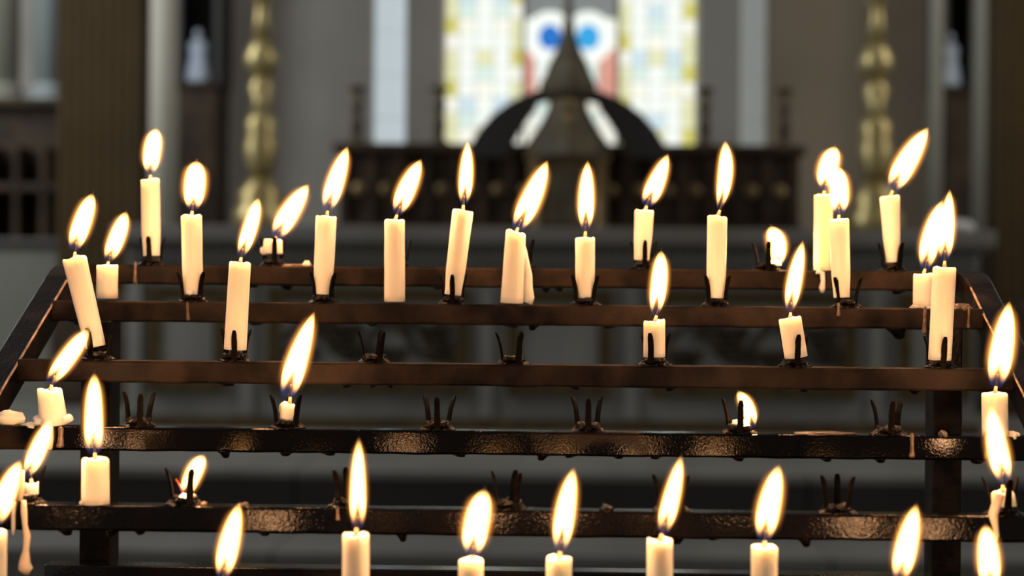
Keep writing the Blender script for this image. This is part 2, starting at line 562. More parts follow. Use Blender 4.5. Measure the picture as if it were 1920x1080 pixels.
for (a, b, vine) in ((275, 425, 0), (500, 880, 1), (950, 1148, 0), (1220, 1610, 1), (1685, 1825, 0)):
    x0, x1 = X(a, YA) - ax, X(b, YA) - ax
    z0, z1 = ah(742), ah(542)
    pn = box('panel', x0, x1, 0.012, 0.03, z0, z1, 'marble2', alt)
    t = 25 * k7
    for (u0, u1, v0, v1) in ((x0, x0 + t, z0, z1), (x1 - t, x1, z0, z1), (x0 + t, x1 - t, z0, z0 + t), (x0 + t, x1 - t, z1 - t, z1)):
        box('mosaic_border', u0, u1, -0.004, 0.012, v0, v1, 'mosaic', pn, 0.002)
    if vine:
        cx, cz = (x0 + x1) / 2, (z0 + z1) / 2
        rr = random.Random(a)
        hw, hh = (x1 - x0) / 2 - 0.08, (z1 - z0) / 2 - 0.06
        bm = bmesh.new()
        pts = [(cx - hw + 2 * hw * i / 24, 0.004, cz + 0.45 * hh * math.sin(i / 24 * 4 * math.pi)) for i in range(25)]
        tube(bm, pts, 0.016, 6)
        for i in range(3):
            xx = cx - hw * 0.7 + i * hw * 0.7
            tube(bm, [(xx, 0.004, cz), (xx + 0.05, 0.004, cz + hh * .5), (xx + .12, 0.004, cz + hh * .75)], 0.008, 6)
        link('vine_stem', bm, 'vine', pn)
        for i in range(4):                                   # grape bunches
            gx, gz = cx - hw * .8 + i * hw * .53, cz + (0.35 if i % 2 else -0.25) * hh
            bm = bmesh.new()
            for q in range(5):
                for s in range(5 - q):
                    bmesh.ops.create_icosphere(bm, subdivisions=1, radius=0.024, matrix=Matrix.Translation((gx + (s - (4 - q) / 2) * 0.034, 0.004, gz - q * 0.034)))
            link('grape_bunch', bm, 'vine', pn)
        for i in range(4):                                   # vine leaves
            gx, gz = cx - hw * .55 + i * hw * .5, cz + (-0.35 if i % 2 else 0.5) * hh
            bm = bmesh.new()
            n = 15
            rg = []
            for kk in range(n):
                th = 2 * math.pi * kk / n
                rad = 0.07 * (0.7 + 0.3 * math.cos(5 * th))
                rg.append((gx + rad * math.cos(th), gz + rad * math.sin(th)))
            prism_y(bm, rg, 0.0, 0.012)
            link('vine_leaf', bm, 'vine', pn)
# narrow joint strips between the panels
for px in (250, 462, 912, 1185, 1645):
    xx = X(px, YA) - ax
    box('pilaster_strip', xx - 14 * k7, xx + 14 * k7, 0.014, 0.03, ah(787), ah(500), 'marble2', alt, 0.004)

# ------------------------------------------------------------------ gradine (carved shelf behind the altar slab)
YG = 7.75
k8 = YG / F_PX
gr = empty('carved_gradine', (X(1062, YG), YG, alt.location.z + ah(428)), 'dark carved wooden shelf with gilt rosettes standing on the altar', 'altar shelf')
gx0, gx1 = X(632, YG) - gr.location.x, X(1500, YG) - gr.location.x
zt = Z(288, YG) - gr.location.z
box('body', gx0, gx1, 0.05, 0.45, 0, zt, 'dark_wood', gr)
box('cornice', gx0 - .03, gx1 + .03, 0.0, 0.5, zt, zt + 0.05, 'dark_wood', gr, 0.015)
box('base_moulding', gx0 - .02, gx1 + .02, 0.0, 0.06, 0, 0.05, 'dark_wood', gr, 0.01)
npl = 17
for i in range(npl):
    xx = gx0 + 0.03 + (gx1 - gx0 - 0.06) * i / (npl - 1)
    box('pilaster', xx - 0.018, xx + 0.018, 0.02, 0.05, 0.05, zt, 'dark_wood', gr, 0.006)
    if i < npl - 1:
        xm = xx + (gx1 - gx0 - 0.06) / (npl - 1) / 2
        bm = bmesh.new()
        loft(bm, [[(xm + r * math.cos(t), y, zt * .55 + r * math.sin(t)) for t in [2 * math.pi * q / 12 for q in range(12)]] for r, y in ((0.038, 0.05), (0.036, 0.03), (0.012, 0.02))])
        link('gilt_rosette', bm, 'gilt', gr)

# tabernacle with its spire
YT = 7.5
k75 = YT / F_PX
tb = empty('tabernacle', (X(1062, YT), YT, alt.location.z + ah(428)), 'dark bronze and gilt tabernacle with tapering spire before the stained glass', 'tabernacle')


def th(py):
    return Z(py, YT) - tb.location.z


box('cabinet', -72 * k75, 72 * k75, -0.1, 0.16, 0, th(305), 'gilt', tb, 0.01)
box('door', -45 * k75, 45 * k75, -0.115, -0.1, 0.03, th(318), 'bronze', tb, 0.006)
for s in (-1, 1):
    bm = lathe(bmesh.new(), [(0.022, 0), (0.022, .03), (0.014, .04), (0.014, th(320)), (0.024, th(312)), (0.024, th(306))], 12, s * 58 * k75, -0.12)
    link('colonnette', bm, 'gilt', tb, True)
box('cornice', -78 * k75, 78 * k75, -0.12, 0.18, th(305), th(294), 'gilt', tb, 0.008)
prof = [(78, 296), (76, 268), (60, 245), (50, 228), (38, 205), (36, 190), (52, 176), (54, 160), (44, 140), (36, 118), (27, 102), (20, 84), (13, 62), (9, 30), (7, 6)]
bm = lathe(bmesh.new(), [(a * k75, th(b)) for a, b in prof], 8)
link('spire', bm, 'bronze', tb)
bm = bmesh.new()
for i in range(5):
    blob(bm, (0, -60 * k75 + i * 6 * k75, th(285 - i * 28)), 12 * k75, 10 * k75, 14 * k75, i, .1)
link('gilt_crockets', bm, 'gilt', tb)
bm = bmesh.new()
add_box(bm, -6 * k75, 6 * k75, -0.015, 0.015, th(8), th(-130), 0.004)
add_box(bm, -45 * k75, 45 * k75, -0.015, 0.015, th(-78), th(-90), 0.004)
link('cross', bm, 'bronze', tb)
# swept scrolls at both sides of the spire
for s, nm in ((-1, 'l'), (1, 'r')):
    out_ = [(25, 150), (50, 160), (75, 176), (100, 186), (125, 200), (148, 220), (170, 245), (198, 292), (40, 292), (60, 278), (90, 268), (84, 240), (78, 212), (64, 186), (46, 180)]
    sh = [(25, 150), (55, 166), (85, 178), (110, 190), (140, 212), (165, 240), (198, 294), (112, 294), (104, 272), (92, 248), (78, 226), (62, 204), (56, 190), (25, 184)]
    bm = prism_y(bmesh.new(), [(s * a * k75, th(b)) for a, b in sh], 0.03, 0.1)
    link('scroll_bracket', bm, 'iron_black', tb)

# four dark candlesticks on the gradine
for px, lab in ((655, 'tall dark altar candlestick left of the pale glowing strip'), (815, 'tall dark altar candlestick at left edge of the stained glass'),
                (1328, 'tall dark altar candlestick at right edge of the stained glass'), (1482, 'tall dark altar candlestick right of the dull glowing strip')):
    r = empty('altar_candlestick', (X(px, YG), YG + 0.25, gr.location.z + zt + 0.05), lab, 'candlestick', 'dark candlesticks on the altar shelf')
    h = Z(150, YG) - r.location.z
    link('base', lathe(bmesh.new(), [(0.065, 0), (0.06, .02), (0.03, .04), (0.02, .07)], 16), 'bronze', r, True)
    link('stem', lathe(bmesh.new(), [(0.02, .06), (0.034, .12), (0.02, .17), (0.025, h * .6), (0.036, h * .7), (0.022, h * .78), (0.03, h * .92)], 16), 'bronze', r, True)
    link('drip_pan', lathe(bmesh.new(), [(0.03, h * .9), (0.05, h * .95), (0.05, h * .97), (0.02, h)], 16), 'bronze', r, True)

# two large brass candlesticks in front of the side walls
for px, lab, top in ((487, 'large turned brass candlestick left of the altar shelf', -60), (1640, 'large turned brass candlestick right of the altar shelf', -60)):
    YB = 7.35
    kb = YB / F_PX
    r = empty('brass_candlestick', (X(px, YB), YB, alt.location.z + ah(428)), lab, 'candlestick', 'large brass candlesticks on the altar')

    def bh(py):
        return Z(py, YB) - r.location.z
    link('base', lathe(bmesh.new(), [(52 * kb, 0), (50 * kb, bh(400)), (38 * kb, bh(385)), (44 * kb, bh(370)), (26 * kb, bh(345)), (18 * kb, bh(335))], 24), 'brass', r, True)
    link('lower_knop', lathe(bmesh.new(), [(18 * kb, bh(337)), (27 * kb, bh(310)), (32 * kb, bh(280)), (26 * kb, bh(252)), (30 * kb, bh(236)), (20 * kb, bh(215))], 24), 'brass', r, True)
    link('waist', lathe(bmesh.new(), [(20 * kb, bh(217)), (15 * kb, bh(195)), (24 * kb, bh(168)), (16 * kb, bh(145))], 24), 'brass', r, True)
    link('upper_knop', lathe(bmesh.new(), [(16 * kb, bh(147)), (30 * kb, bh(125)), (32 * kb, bh(110)), (24 * kb, bh(92)), (18 * kb, bh(80))], 24), 'brass', r, True)
    link('shaft', lathe(bmesh.new(), [(18 * kb, bh(82)), (13 * kb, bh(30)), (11 * kb, bh(10)), (20 * kb, bh(-5)), (26 * kb, bh(-25)), (12 * kb, bh(-40))], 24), 'brass', r, True)
    link('drip_pan', lathe(bmesh.new(), [(12 * kb, bh(-38)), (40 * kb, bh(-52)), (40 * kb, bh(-57)), (10 * kb, bh(-60))], 24), 'brass', r, True)

# fluted wooden pillars
for px0, px1, lab, n in ((104, 258, 'broad brown fluted wooden pillar left of the altar', 8), (1868, 2020, 'brown fluted wooden pillar at the right edge', 8)):
    YP = 8.2
    x0, x1 = X(px0, YP), X(px1, YP)
    r = empty('fluted_pillar', ((x0 + x1) / 2, YP + 0.2, PZ), lab, 'pillar', 'fluted wooden pillars')
    hw = (x1 - x0) / 2
    box('shaft', -hw, hw, -0.18, 0.02, 0.6, 5.0, 'brown_wood', r)
    box('pedestal', -hw - .03, hw + .03, -0.22, 0.24, 0, 0.6, 'dark_wood', r, 0.02)
    for i in range(n):
        xx = -hw + (i + .5) * 2 * hw / n
        bm = bmesh.new()
        rr = hw / n * 0.62
        loft(bm, [[(xx + rr * math.cos(t), -0.18 - rr * .8 * math.sin(t), z) for t in [math.pi * q / 6 for q in range(7)]] for z in (0.62, 5.0)])
        link('flute', bm, 'brown_flute', r)


# columns
def column(px0, px1, Y, mat, lab, zb=None, group='stone columns beside the altar'):
    x0, x1 = X(px0, Y), X(px1, Y)
    zb = PZ if zb is None else zb
    rr = (x1 - x0) / 2
    r = empty('stone_column', ((x0 + x1) / 2, Y, zb), lab, 'column', group)
    link('shaft', lathe(bmesh.new(), [(rr, 0.12), (rr * .98, 5.0 - zb + .5)], 24), mat, r, True)
    link('base', lathe(bmesh.new(), [(rr * 1.35, 0), (rr * 1.35, .05), (rr * 1.15, .07), (rr * 1.25, .1), (rr, .14)], 24), mat, r)
    return r


column(276, 328, 9.2, 'col_pale', 'pale cream stone column right of the left fluted pillar')
column(60, 112, 9.6, 'col_grey', 'blue-grey stone column left of the broad fluted pillar', Z(205, 9.6))
column(-30, 32, 9.6, 'col_green', 'olive-grey stone column at the left edge', Z(205, 9.6))
column(1822, 1866, 9.2, 'col_green', 'olive stone column beside the right fluted pillar')
column(1738, 1766, 9.9, 'col_green', 'slim olive stone column right of the brass candlestick')

# dark wooden stall at the left, dark cupboard recesses
st = empty('wooden_stall', (X(40, 9.0), 9.0, Z(455, 8.6)), 'dark wooden choir stall at the left edge below grey columns', 'choir stall')
hw = X(115, 9.0) - st.location.x
hs = Z(205, 9.0) - st.location.z
box('back', -hw, hw, 0.1, 0.16, 0, hs, 'dark_wood', st)
box('seat', -hw, hw, -0.12, 0.1, 0.28, 0.33, 'dark_wood', st, 0.01)
box('cornice', -hw - .03, hw + .03, 0.0, 0.7, hs, hs + 0.05, 'dark_wood', st, 0.01)
for i in range(4):
    xx = -hw + (i + .5) * hw / 2
    box('stall_panel', xx - .07, xx + .07, 0.085, 0.1, 0.4, hs - .06, 'dark_wood', st, 0.01)
for i in range(3):
    xx = -hw + (i + .5) * hw * .67
    box('arm_divider', xx - .02, xx + .02, -0.12, 0.1, 0, 0.55, 'dark_wood', st, 0.01)


# dark niches with pale statues
def niche(px0, px1, spx, spy, lab, slab_, Y=9.9):
    x0, x1 = X(px0, Y), X(px1, Y)
    r = empty('niche_cabinet', ((x0 + x1) / 2, Y, PZ), lab, 'niche', 'dark niches at the sides of the altar')
    hw = (x1 - x0) / 2
    zsh = Z(158, Y) - PZ
    box('back_board', -hw, hw, 0.36, 0.4, 0, 4.4, 'iron_black', r)
    box('lower_cupboard', -hw, hw, 0, 0.36, 0, zsh - .04, 'dark_wood', r, 0.01)
    box('shelf', -hw - .02, hw + .02, -0.03, 0.36, zsh - .04, zsh, 'dark_wood', r, 0.01)
    for s in (-1, 1):
        box('side_board', s * hw - .02, s * hw + .02, 0, 0.4, zsh, 4.4, 'iron_black', r)
    # statue: draped standing figure with head
    f = empty('statue', (X(spx, Y), Y + 0.03, PZ + zsh), slab_, 'statue', 'small statues in niches')
    kk = Y / F_PX
    bm = bmesh.new()
    n = 20
    rings = []
    for rad, zz in ((20, 0), (22, 8), (19, 30), (15, 50), (17, 62), (18, 70), (14, 78), (6, 82)):
        ring = []
        for q in range(n):
            t = 2 * math.pi * q / n
            fold = 1 + (0.07 * math.cos(7 * t) if zz < 60 else 0)
            ring.append((rad * kk * fold * math.cos(t), rad * .7 * kk * fold * math.sin(t), zz * kk))
        rings.append(ring)
    loft(bm, rings)
    link('robe', bm, 'statue', f, True)
    bm = blob(bmesh.new(), (0, -2 * kk, 91 * kk), 8 * kk, 9 * kk, 10.5 * kk, 1, .05)
    link('head', bm, 'statue', f, True)


niche(330, 402, 366, 110, 'dark wooden niche between cream column and grey wall', 'small blue-grey statue in the dark niche at left')
niche(1768, 1822, 1778, 110, 'dark wooden niche beside the right olive column', 'small blue-grey statue in the dark niche at right')
# folded linen at the right end of the altar slab
bm = blob(bmesh.new(), (0, 0, 0.03), 0.09, 0.06, 0.035, 5, .35)
o = link('linen_cloth', bm, 'cloth', None, True)
o.location = (X(1850, 7.2), 7.3, alt.location.z + ah(428))
o.location.x = alt.location.x + R0 - 0.02
tag(o, 'crumpled pale linen cloth at the right end of the altar slab', 'cloth')

# =================================================================== CANDLE RACK
YC = {1: 1.0077, 2: 0.947, 3: 0.886, 4: 0.825, 5: 0.764, 6: 0.703, 7: 0.642}
HB = 0.0127                                    # bar section
TOPPX = {1: 502, 2: 571, 3: 683, 4: 809, 5: 957}
ZB = {k: P(960, v, YC[k] - HB / 2).z for k, v in TOPPX.items()}
ZB[6] = ZB[5] - 0.0337
ZB[7] = ZB[6] - 0.0337
XL = P(40, 668, YC[3]).x
XR = P(1893, 690, YC[3]).x
rack = empty('votive_candle_rack', ((XL + XR) / 2, 0.80, 0.0), 'black iron votive rack of stepped bars coated in soot and wax', 'candle rack')
RO = rack.location


def rel(p):
    return (p[0] - RO.x, p[1] - RO.y, p[2] - RO.z)


def rbox(name, x0, x1, y0, y1, z0, z1, mat, bevel):
    return box(name, x0 - RO.x, x1 - RO.x, y0 - RO.y, y1 - RO.y, z0, z1, mat, rack, bevel, False)


for k in range(1, 8):
    # each bar is cut along its length so the wax-coated surface undulates a little
    bm = bmesh.new()
    n = 120
    rg = []
    h = HB / 2
    c = 0.0013
    prof = [(-h, -h + c), (-h, h - c), (-h + c * .35, h - c * .35), (-h + c, h), (h - c, h), (h, h - c), (h, -h + c), (h - c, -h), (-h + c, -h), (-h + c * .35, -h + c * .35)]
    for i in range(n + 1):
        x = XL + (XR - XL) * i / n
        ring = []
        for (a, b) in prof:
            v = Vector((x * 60, k * 7.0 + a * 200, b * 200))
            d = mnoise.noise(v) * 0.00025 + mnoise.noise(v * 3.3) * 0.00012
            if b < 0:
                d += max(0, mnoise.noise(Vector((x * 35, k * 3, 1)))) * 0.0009
            ring.append((x - RO.x, YC[k] + a * (1 + d * 40) - RO.y, ZB[k] - h + b + (d if b > 0 else -d)))
        rg.append(ring)
    loft(bm, rg)
    link('candle_bar', bm, 'matt_bar' if k <= 3 else ('mixed_bar' if k == 4 else 'gloss_bar'), rack)

# side rails: square tube rising with the steps, bent level at the top
T = 0.016
sl = (ZB[2] - ZB[5]) / (YC[2] - YC[5])
yb_ = YC[2] + (ZB[1] - ZB[2]) / sl
top = [(YC[7] - 0.02, ZB[2] + sl * (YC[7] - 0.02 - YC[2])), (YC[4], ZB[2] + sl * (YC[4] - YC[2]))]
for i in range(7):
    f = i / 6
    top.append((yb_ - 0.02 + 0.034 * f, ZB[1] - sl * 0.02 * (1 - f) ** 2 * 1.0))
top.append((YC[1] + HB / 2 + 0.006, ZB[1]))
low = []
for i, (y, z) in enumerate(top):
    a = top[max(i - 1, 0)]
    b = top[min(i + 1, len(top) - 1)]
    d = Vector((b[0] - a[0], b[1] - a[1])).normalized()
    low.append((y + d.y * T, z - d.x * T))
low[-1] = (top[-1][0], top[-1][1] - T)
for x0, x1 in ((XL - T, XL), (XR, XR + T)):
    bm = bmesh.new()
    rings = []
    for (y, z), (y2, z2) in zip(top, low):
        rings.append([(x0 - RO.x, y - RO.y, z), (x1 - RO.x, y - RO.y, z), (x1 - RO.x, y2 - RO.y, z2), (x0 - RO.x, y2 - RO.y, z2)])
    loft(bm, rings)
    o = link('side_rail', bm, 'rail', rack)
    md = o.modifiers.new('bevel', 'BEVEL')
    md.width = 0.0012
    md.segments = 2
    md.limit_method = 'ANGLE'
    md.angle_limit = math.radians(50)
for x, s_ in ((XL, 1), (XR, -1)):  # pale strip added as a painted highlight on each rail's inner edge
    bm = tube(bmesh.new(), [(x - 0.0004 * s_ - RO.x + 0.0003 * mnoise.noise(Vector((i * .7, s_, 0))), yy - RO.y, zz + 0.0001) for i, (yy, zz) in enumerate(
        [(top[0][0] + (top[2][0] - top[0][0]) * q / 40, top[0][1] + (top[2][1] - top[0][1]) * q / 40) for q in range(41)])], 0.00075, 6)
    link('edge_glint_strip', bm, 'edge_glint', rack, True)
# posts behind, legs in front, cross pieces under the rails
pzt = ZB[2] - HB
for a, b in ((158, 217), (1743, 1799)):
    x0, x1 = P(a, 700, YC[2]).x, P(b, 700, YC[2]).x
    rbox('post', x0, x1, YC[2] - 0.008, YC[2] + 0.011, 0, pzt + 0.001, 'rail', 0.0012)
for x0, x1 in ((XL - T, XL), (XR, XR + T)):
    rbox('front_leg', x0, x1, YC[7] - 0.016, YC[7], 0, ZB[7] - 0.012, 'rail', 0.0012)
# drip tray under the rows
tz = P(960, 1064, YC[2] - 0.012).z
tr = rbox('drip_tray', XL + 0.002, XR - 0.002, YC[7] + 0.002, YC[2] - 0.0125, tz - 0.012, tz - 0.009, 'gloss_bar', 0.0)
trl = box('tray_rim', XL + 0.002 - RO.x, XR - 0.002 - RO.x, YC[2] - 0.0235 - RO.y, YC[2] - 0.0085 - RO.y, tz - 0.012, tz, 'tray', tr, 0.0008)
trl = box('tray_rim', XL + 0.002 - RO.x, XR - 0.002 - RO.x, YC[7] + 0.002 - RO.y, YC[7] + 0.006 - RO.y, tz - 0.012, tz, 'tray', tr, 0.0008)


# ------------------------------------------------------------------ three-pronged holders
def prong_mesh(i):
    rr = random.Random(40 + i)
    bm = bmesh.new()
    rings = []
    n = 9
    for j in range(n):
        f = j / (n - 1)
        z = 0.001 + 0.0172 * f
        out = 0.0060 + 0.0010 * f + 0.0022 * f ** 3 + rr.uniform(-.0001, .0001)
        hw = 0.00155 * (1.1 - 0.2 * f)
        if f > 0.9:
            hw *= 0.62
        ht = 0.00065 * (1 if f < .95 else .6)
        j1, j2 = rr.uniform(-.00012, .00012), rr.uniform(-.00012, .00012)
        rings.append([(out - ht, -hw + j1, z), (out + ht, -hw + j1, z), (out + ht * 1.25, j2 * .5, z), (out + ht, hw + j2, z), (out - ht, hw + j2, z)])
    loft(bm, rings)
    me = bpy.data.meshes.new('prong')
    bmesh.ops.recalc_face_normals(bm, faces=bm.faces)
    bm.to_mesh(me)
    bm.free()
    me.materials.append(M['prong'])
    return me


PRONGS = [prong_mesh(i) for i in range(5)]


def crust_mesh(i):
    bm = bmesh.new()
    rings = []
    n = 26
    for rad, z in ((0.0098, -0.0002), (0.0095, 0.0006), (0.0078, 0.0015), (0.0068, 0.0026), (0.0066, 0.0042), (0.0055, 0.0047), (0.0045, 0.0040), (0.002, 0.0036)):
        ring = []
        for q in range(n):
            t = 2 * math.pi * q / n
            k = 1 + 0.16 * mnoise.noise(Vector((math.cos(t) * 2.2, math.sin(t) * 2.2, z * 400 + i * 9)))
            k += 0.10 * mnoise.noise(Vector((math.cos(t) * 6, math.sin(t) * 6, z * 900 + i * 5)))
            yk = 0.68 if rad > 0.007 else 1.0
            dz = 0.0009 * mnoise.noise(Vector((math.cos(t) * 4, math.sin(t) * 4, i * 3 + z * 100))) if z > 0 else 0
            ring.append((rad * k * math.cos(t), rad * k * yk * math.sin(t), z + dz))
        rings.append(ring)
    loft(bm, rings)
    me = bpy.data.meshes.new('holder_cup')
    bmesh.ops.recalc_face_normals(bm, faces=bm.faces)
    bm.to_mesh(me)
    bm.free()
    me.materials.append(M['crust'])
    return me


CUPS = [crust_mesh(i) for i in range(6)]
# row: (pixel x, angle of the first prong in degrees; 270 points at the camera)
HOLD = {1: ((283, 270), (512, 285), (745, 270), (978, 90), (1207, 30), (1437, 270), (1673, 180)),
        2: ((361, 90), (606, 90), (849, 270), (1096, 90), (1343, 90), (1586, 330)),
        3: ((184, 245), (441, 278), (702, 70), (963, 300), (1227, 250), (1491, 275), (1764, 272)),
        4: ((262, 50), (540, 90), (823, 270), (1104, 270), (1388, 268), (1668, 272)),
        5: ((52, 255), (350, 305), (655, 225), (956, 70), (1262, 80), (1573, 80), (1884, 275))}
hz = {}
for k, lst in HOLD.items():
    for i, (px, ang) in enumerate(lst):
        p = P(px, 600, YC[k])
        hd = bpy.data.objects.new('candle_holder', CUPS[(i * 5 + k) % 6])
        COL.objects.link(hd)
        hd.parent = rack
        hd.location = rel((p.x, YC[k], ZB[k]))
        for q in range(3):
            o = bpy.data.objects.new('prong', PRONGS[(i + q * 2 + k) % 5])
            COL.objects.link(o)
            o.parent = hd
            o.rotation_euler = (0, rnd.uniform(-.05, .05), math.radians(ang + 120 * q))


# ------------------------------------------------------------------ hanging drips under the bars
def drip(px, k, wpx, hpx, mat='crust', parent=rack, face=0, py=None):
    kk = YC[k] / F_PX
    bm = bmesh.new()
    hw, hh = wpx / 2 * kk, hpx * kk
    prof = [(0.05, -1.0), (0.35, -0.92), (0.5, -0.7), (0.62, -0.4), (0.85, -0.1), (1.0, 0.05), (0.9, 0.2)]
    if py is None:
        zt_ = ZB[k] - HB
        yy = YC[k] - 0.002
    else:
        zt_ = P(px, py, YC[k] - HB / 2).z
        yy = YC[k] - HB / 2 - 0.0002
        prof = [(0.05, -1.0), (0.8, -0.97), (1.0, -0.9), (0.75, -0.75), (0.6, -0.4), (0.7, -0.1), (0.3, 0.0)]
    n = 14
    x = P(px, 600, YC[k]).x
    bm = loft(bm, [[(x - RO.x + a * hw * math.cos(2 * math.pi * q / n) + hw * .15 * math.sin(b * 3 + px),
                     yy - RO.y + a * min(hw, 0.0042 if py is None else 0.0016) * math.sin(2 * math.pi * q / n), zt_ + b * hh) for q in range(n)] for a, b in prof])
    return link('hanging_wax_drip', bm, mat, parent, True)


for a in ((540, 1, 34, 9), (470, 1, 50, 5), (1024, 1, 24, 9), (1048, 1, 24, 7), (1680, 1, 36, 7), (1480, 1, 40, 4), (820, 1, 40, 5),
          (1000, 2, 26, 10), (960, 2, 40, 5), (1682, 2, 44, 20), (1140, 2, 40, 5), (480, 2, 44, 5), (700, 2, 36, 5), (150, 2, 40, 8),
          (650, 3, 34, 7), (700, 3, 24, 6), (735, 3, 20, 6), (1080, 3, 32, 6), (1258, 3, 34, 7), (1505, 3, 34, 6), (1715, 3, 30, 8), (425, 3, 50, 6),
          (425, 4, 28, 13), (541, 4, 34, 8), (620, 4, 36, 6), (866, 4, 36, 6), (1019, 4, 28, 11), (1070, 4, 30, 5), (1160, 4, 30, 6), (1232, 4, 30, 6), (1388, 4, 32, 8), (1550, 4, 30, 7), (1650, 4, 30, 8), (1835, 4, 40, 8),
          (130, 5, 36, 12), (215, 5, 30, 14), (267, 5, 28, 9), (500, 5, 30, 8), (758, 5, 26, 16), (1272, 5, 30, 14), (1512, 5, 30, 16), (1340, 5, 30, 5), (900, 5, 30, 5)):
    drip(*a)
for a in ((258, 1, 9, 44, 490), (357, 2, 8, 36, 566), (1729, 2, 10, 52, 575), (1811, 2, 7, 40, 575), (1706, 4, 12, 46, 812), (1845, 4, 12, 55, 808), (122, 4, 16, 40, 800), (640, 5, 9, 26, 950), (1568, 2, 9, 26, 568)):
    drip(a[0], a[1], a[2], a[3], 'wax_old', rack, 1, a[4])
# low spills of hardened wax lying on the bars
for (px, k, wpx, hpx, m) in ((555, 1, 70, 4, 'wax_old'), (1545, 4, 110, 4, 'wax_old'), (1770, 4, 14, 8, 'wax_old'), (1900, 4, 26, 9, 'wax_drip'), (1140, 5, 26, 10, 'crust'), (385, 5, 12, 6, 'wax_old'), (1800, 2, 40, 10, 'wax_old'), (1735, 2, 60, 8, 'wax_drip'), (460, 5, 20, 6, 'wax_old'), (575, 1, 16, 10, 'wax_drip')):
    kk = YC[k] / F_PX
    p = P(px, 600, YC[k])
    bm = blob(bmesh.new(), (0, 0, 0), wpx / 2 * kk, 0.0055, hpx * kk, px, .4, 3)
    o = link('spilled_wax', bm, m, rack, True)
    o.location = rel((p.x, YC[k], ZB[k]))


# ------------------------------------------------------------------ candles
def flame_mesh(bend, expo, peak):
    bm = bmesh.new()
    n = 16
    rings = []
    a = expo * peak / (1 - peak)
    m = 16
    for j in range(m + 1):
        z = -0.02 + 1.06 * j / m
        zc = min(max(z, 0.001), 0.999)
        R = (zc / peak) ** a * ((1 - zc) / (1 - peak)) ** expo
        cx = bend * 4 * zc * (1 - zc)
        rad = R * 1.05 + (0.62 if 0.1 < z < .9 else 0.25)
        rings.append([(cx + rad * math.cos(2 * math.pi * q / n), rad * math.sin(2 * math.pi * q / n), z) for q in range(n)])
    loft(bm, rings)
    return bm


def add_flame(root, k, bpx, tpx, wpx, bend=0.0, expo=0.62, peak=0.42, power=1.0, dy=0.0):
    if expo > 0.5:
        expo += 0.12
    Y = YC[k] + dy
    b, t = P(*bpx, Y), P(*tpx, Y)
    d = t - b
    h = d.length
    r = wpx / 2 * Y / F_PX
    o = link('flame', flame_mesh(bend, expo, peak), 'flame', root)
    z = d.normalized()
    y = Vector((0, 1, 0))
    y = (y - z * y.dot(z)).normalized()
    x = y.cross(z)
    mw = Matrix(((x.x * r, y.x * r, z.x * h, 0), (x.y * r, y.y * r, z.y * h, 0), (x.z * r, y.z * r, z.z * h, 0), (0, 0, 0, 1)))
    mw.translation = b - root.location
    o.matrix_basis = mw
    o.color = (5.0 + bend, expo, peak, 1)
    tag(o, label='bright white flame with orange edge and blue base')
    lt = bpy.data.lights.new('flame_light', 'POINT')
    lt.energy = FLAME_W * power
    lt.color = (1.0, 0.51, 0.25)
    lt.shadow_soft_size = 0.0035
    lo = bpy.data.objects.new('flame_light', lt)
    COL.objects.link(lo)
    lo.parent = root
    c = b + d * 0.31 + x * (bend * r * 0.95)
    lo.location = c - root.location
    return b


def add_wick(root, p0, p1, bendv=0.0, tipmat='wick', rad=0.00062):
    p0, p1 = Vector(p0), Vector(p1)
    mid = (p0 + p1) / 2 + Vector((bendv, 0, 0))
    pts = [p0, p0.lerp(mid, .6), mid, mid.lerp(p1, .6), p1]
    bm = tube(bmesh.new(), [p - root.location for p in pts], [rad * 1.5, rad * 1.1, rad, rad, rad * .7], 8)
    w_ = link('wick', bm, tipmat, root, True)
    bm = tube(bmesh.new(), [p0 - root.location - Vector((0, 0, .0006)), p0.lerp(p1, .18) - root.location, p0.lerp(p1, .42) - root.location], [rad * 2.6, rad * 1.7, rad * 1.2], 10)
    link('waxed_wick_foot', bm, 'waxed_wick', w_, True)
    return w_


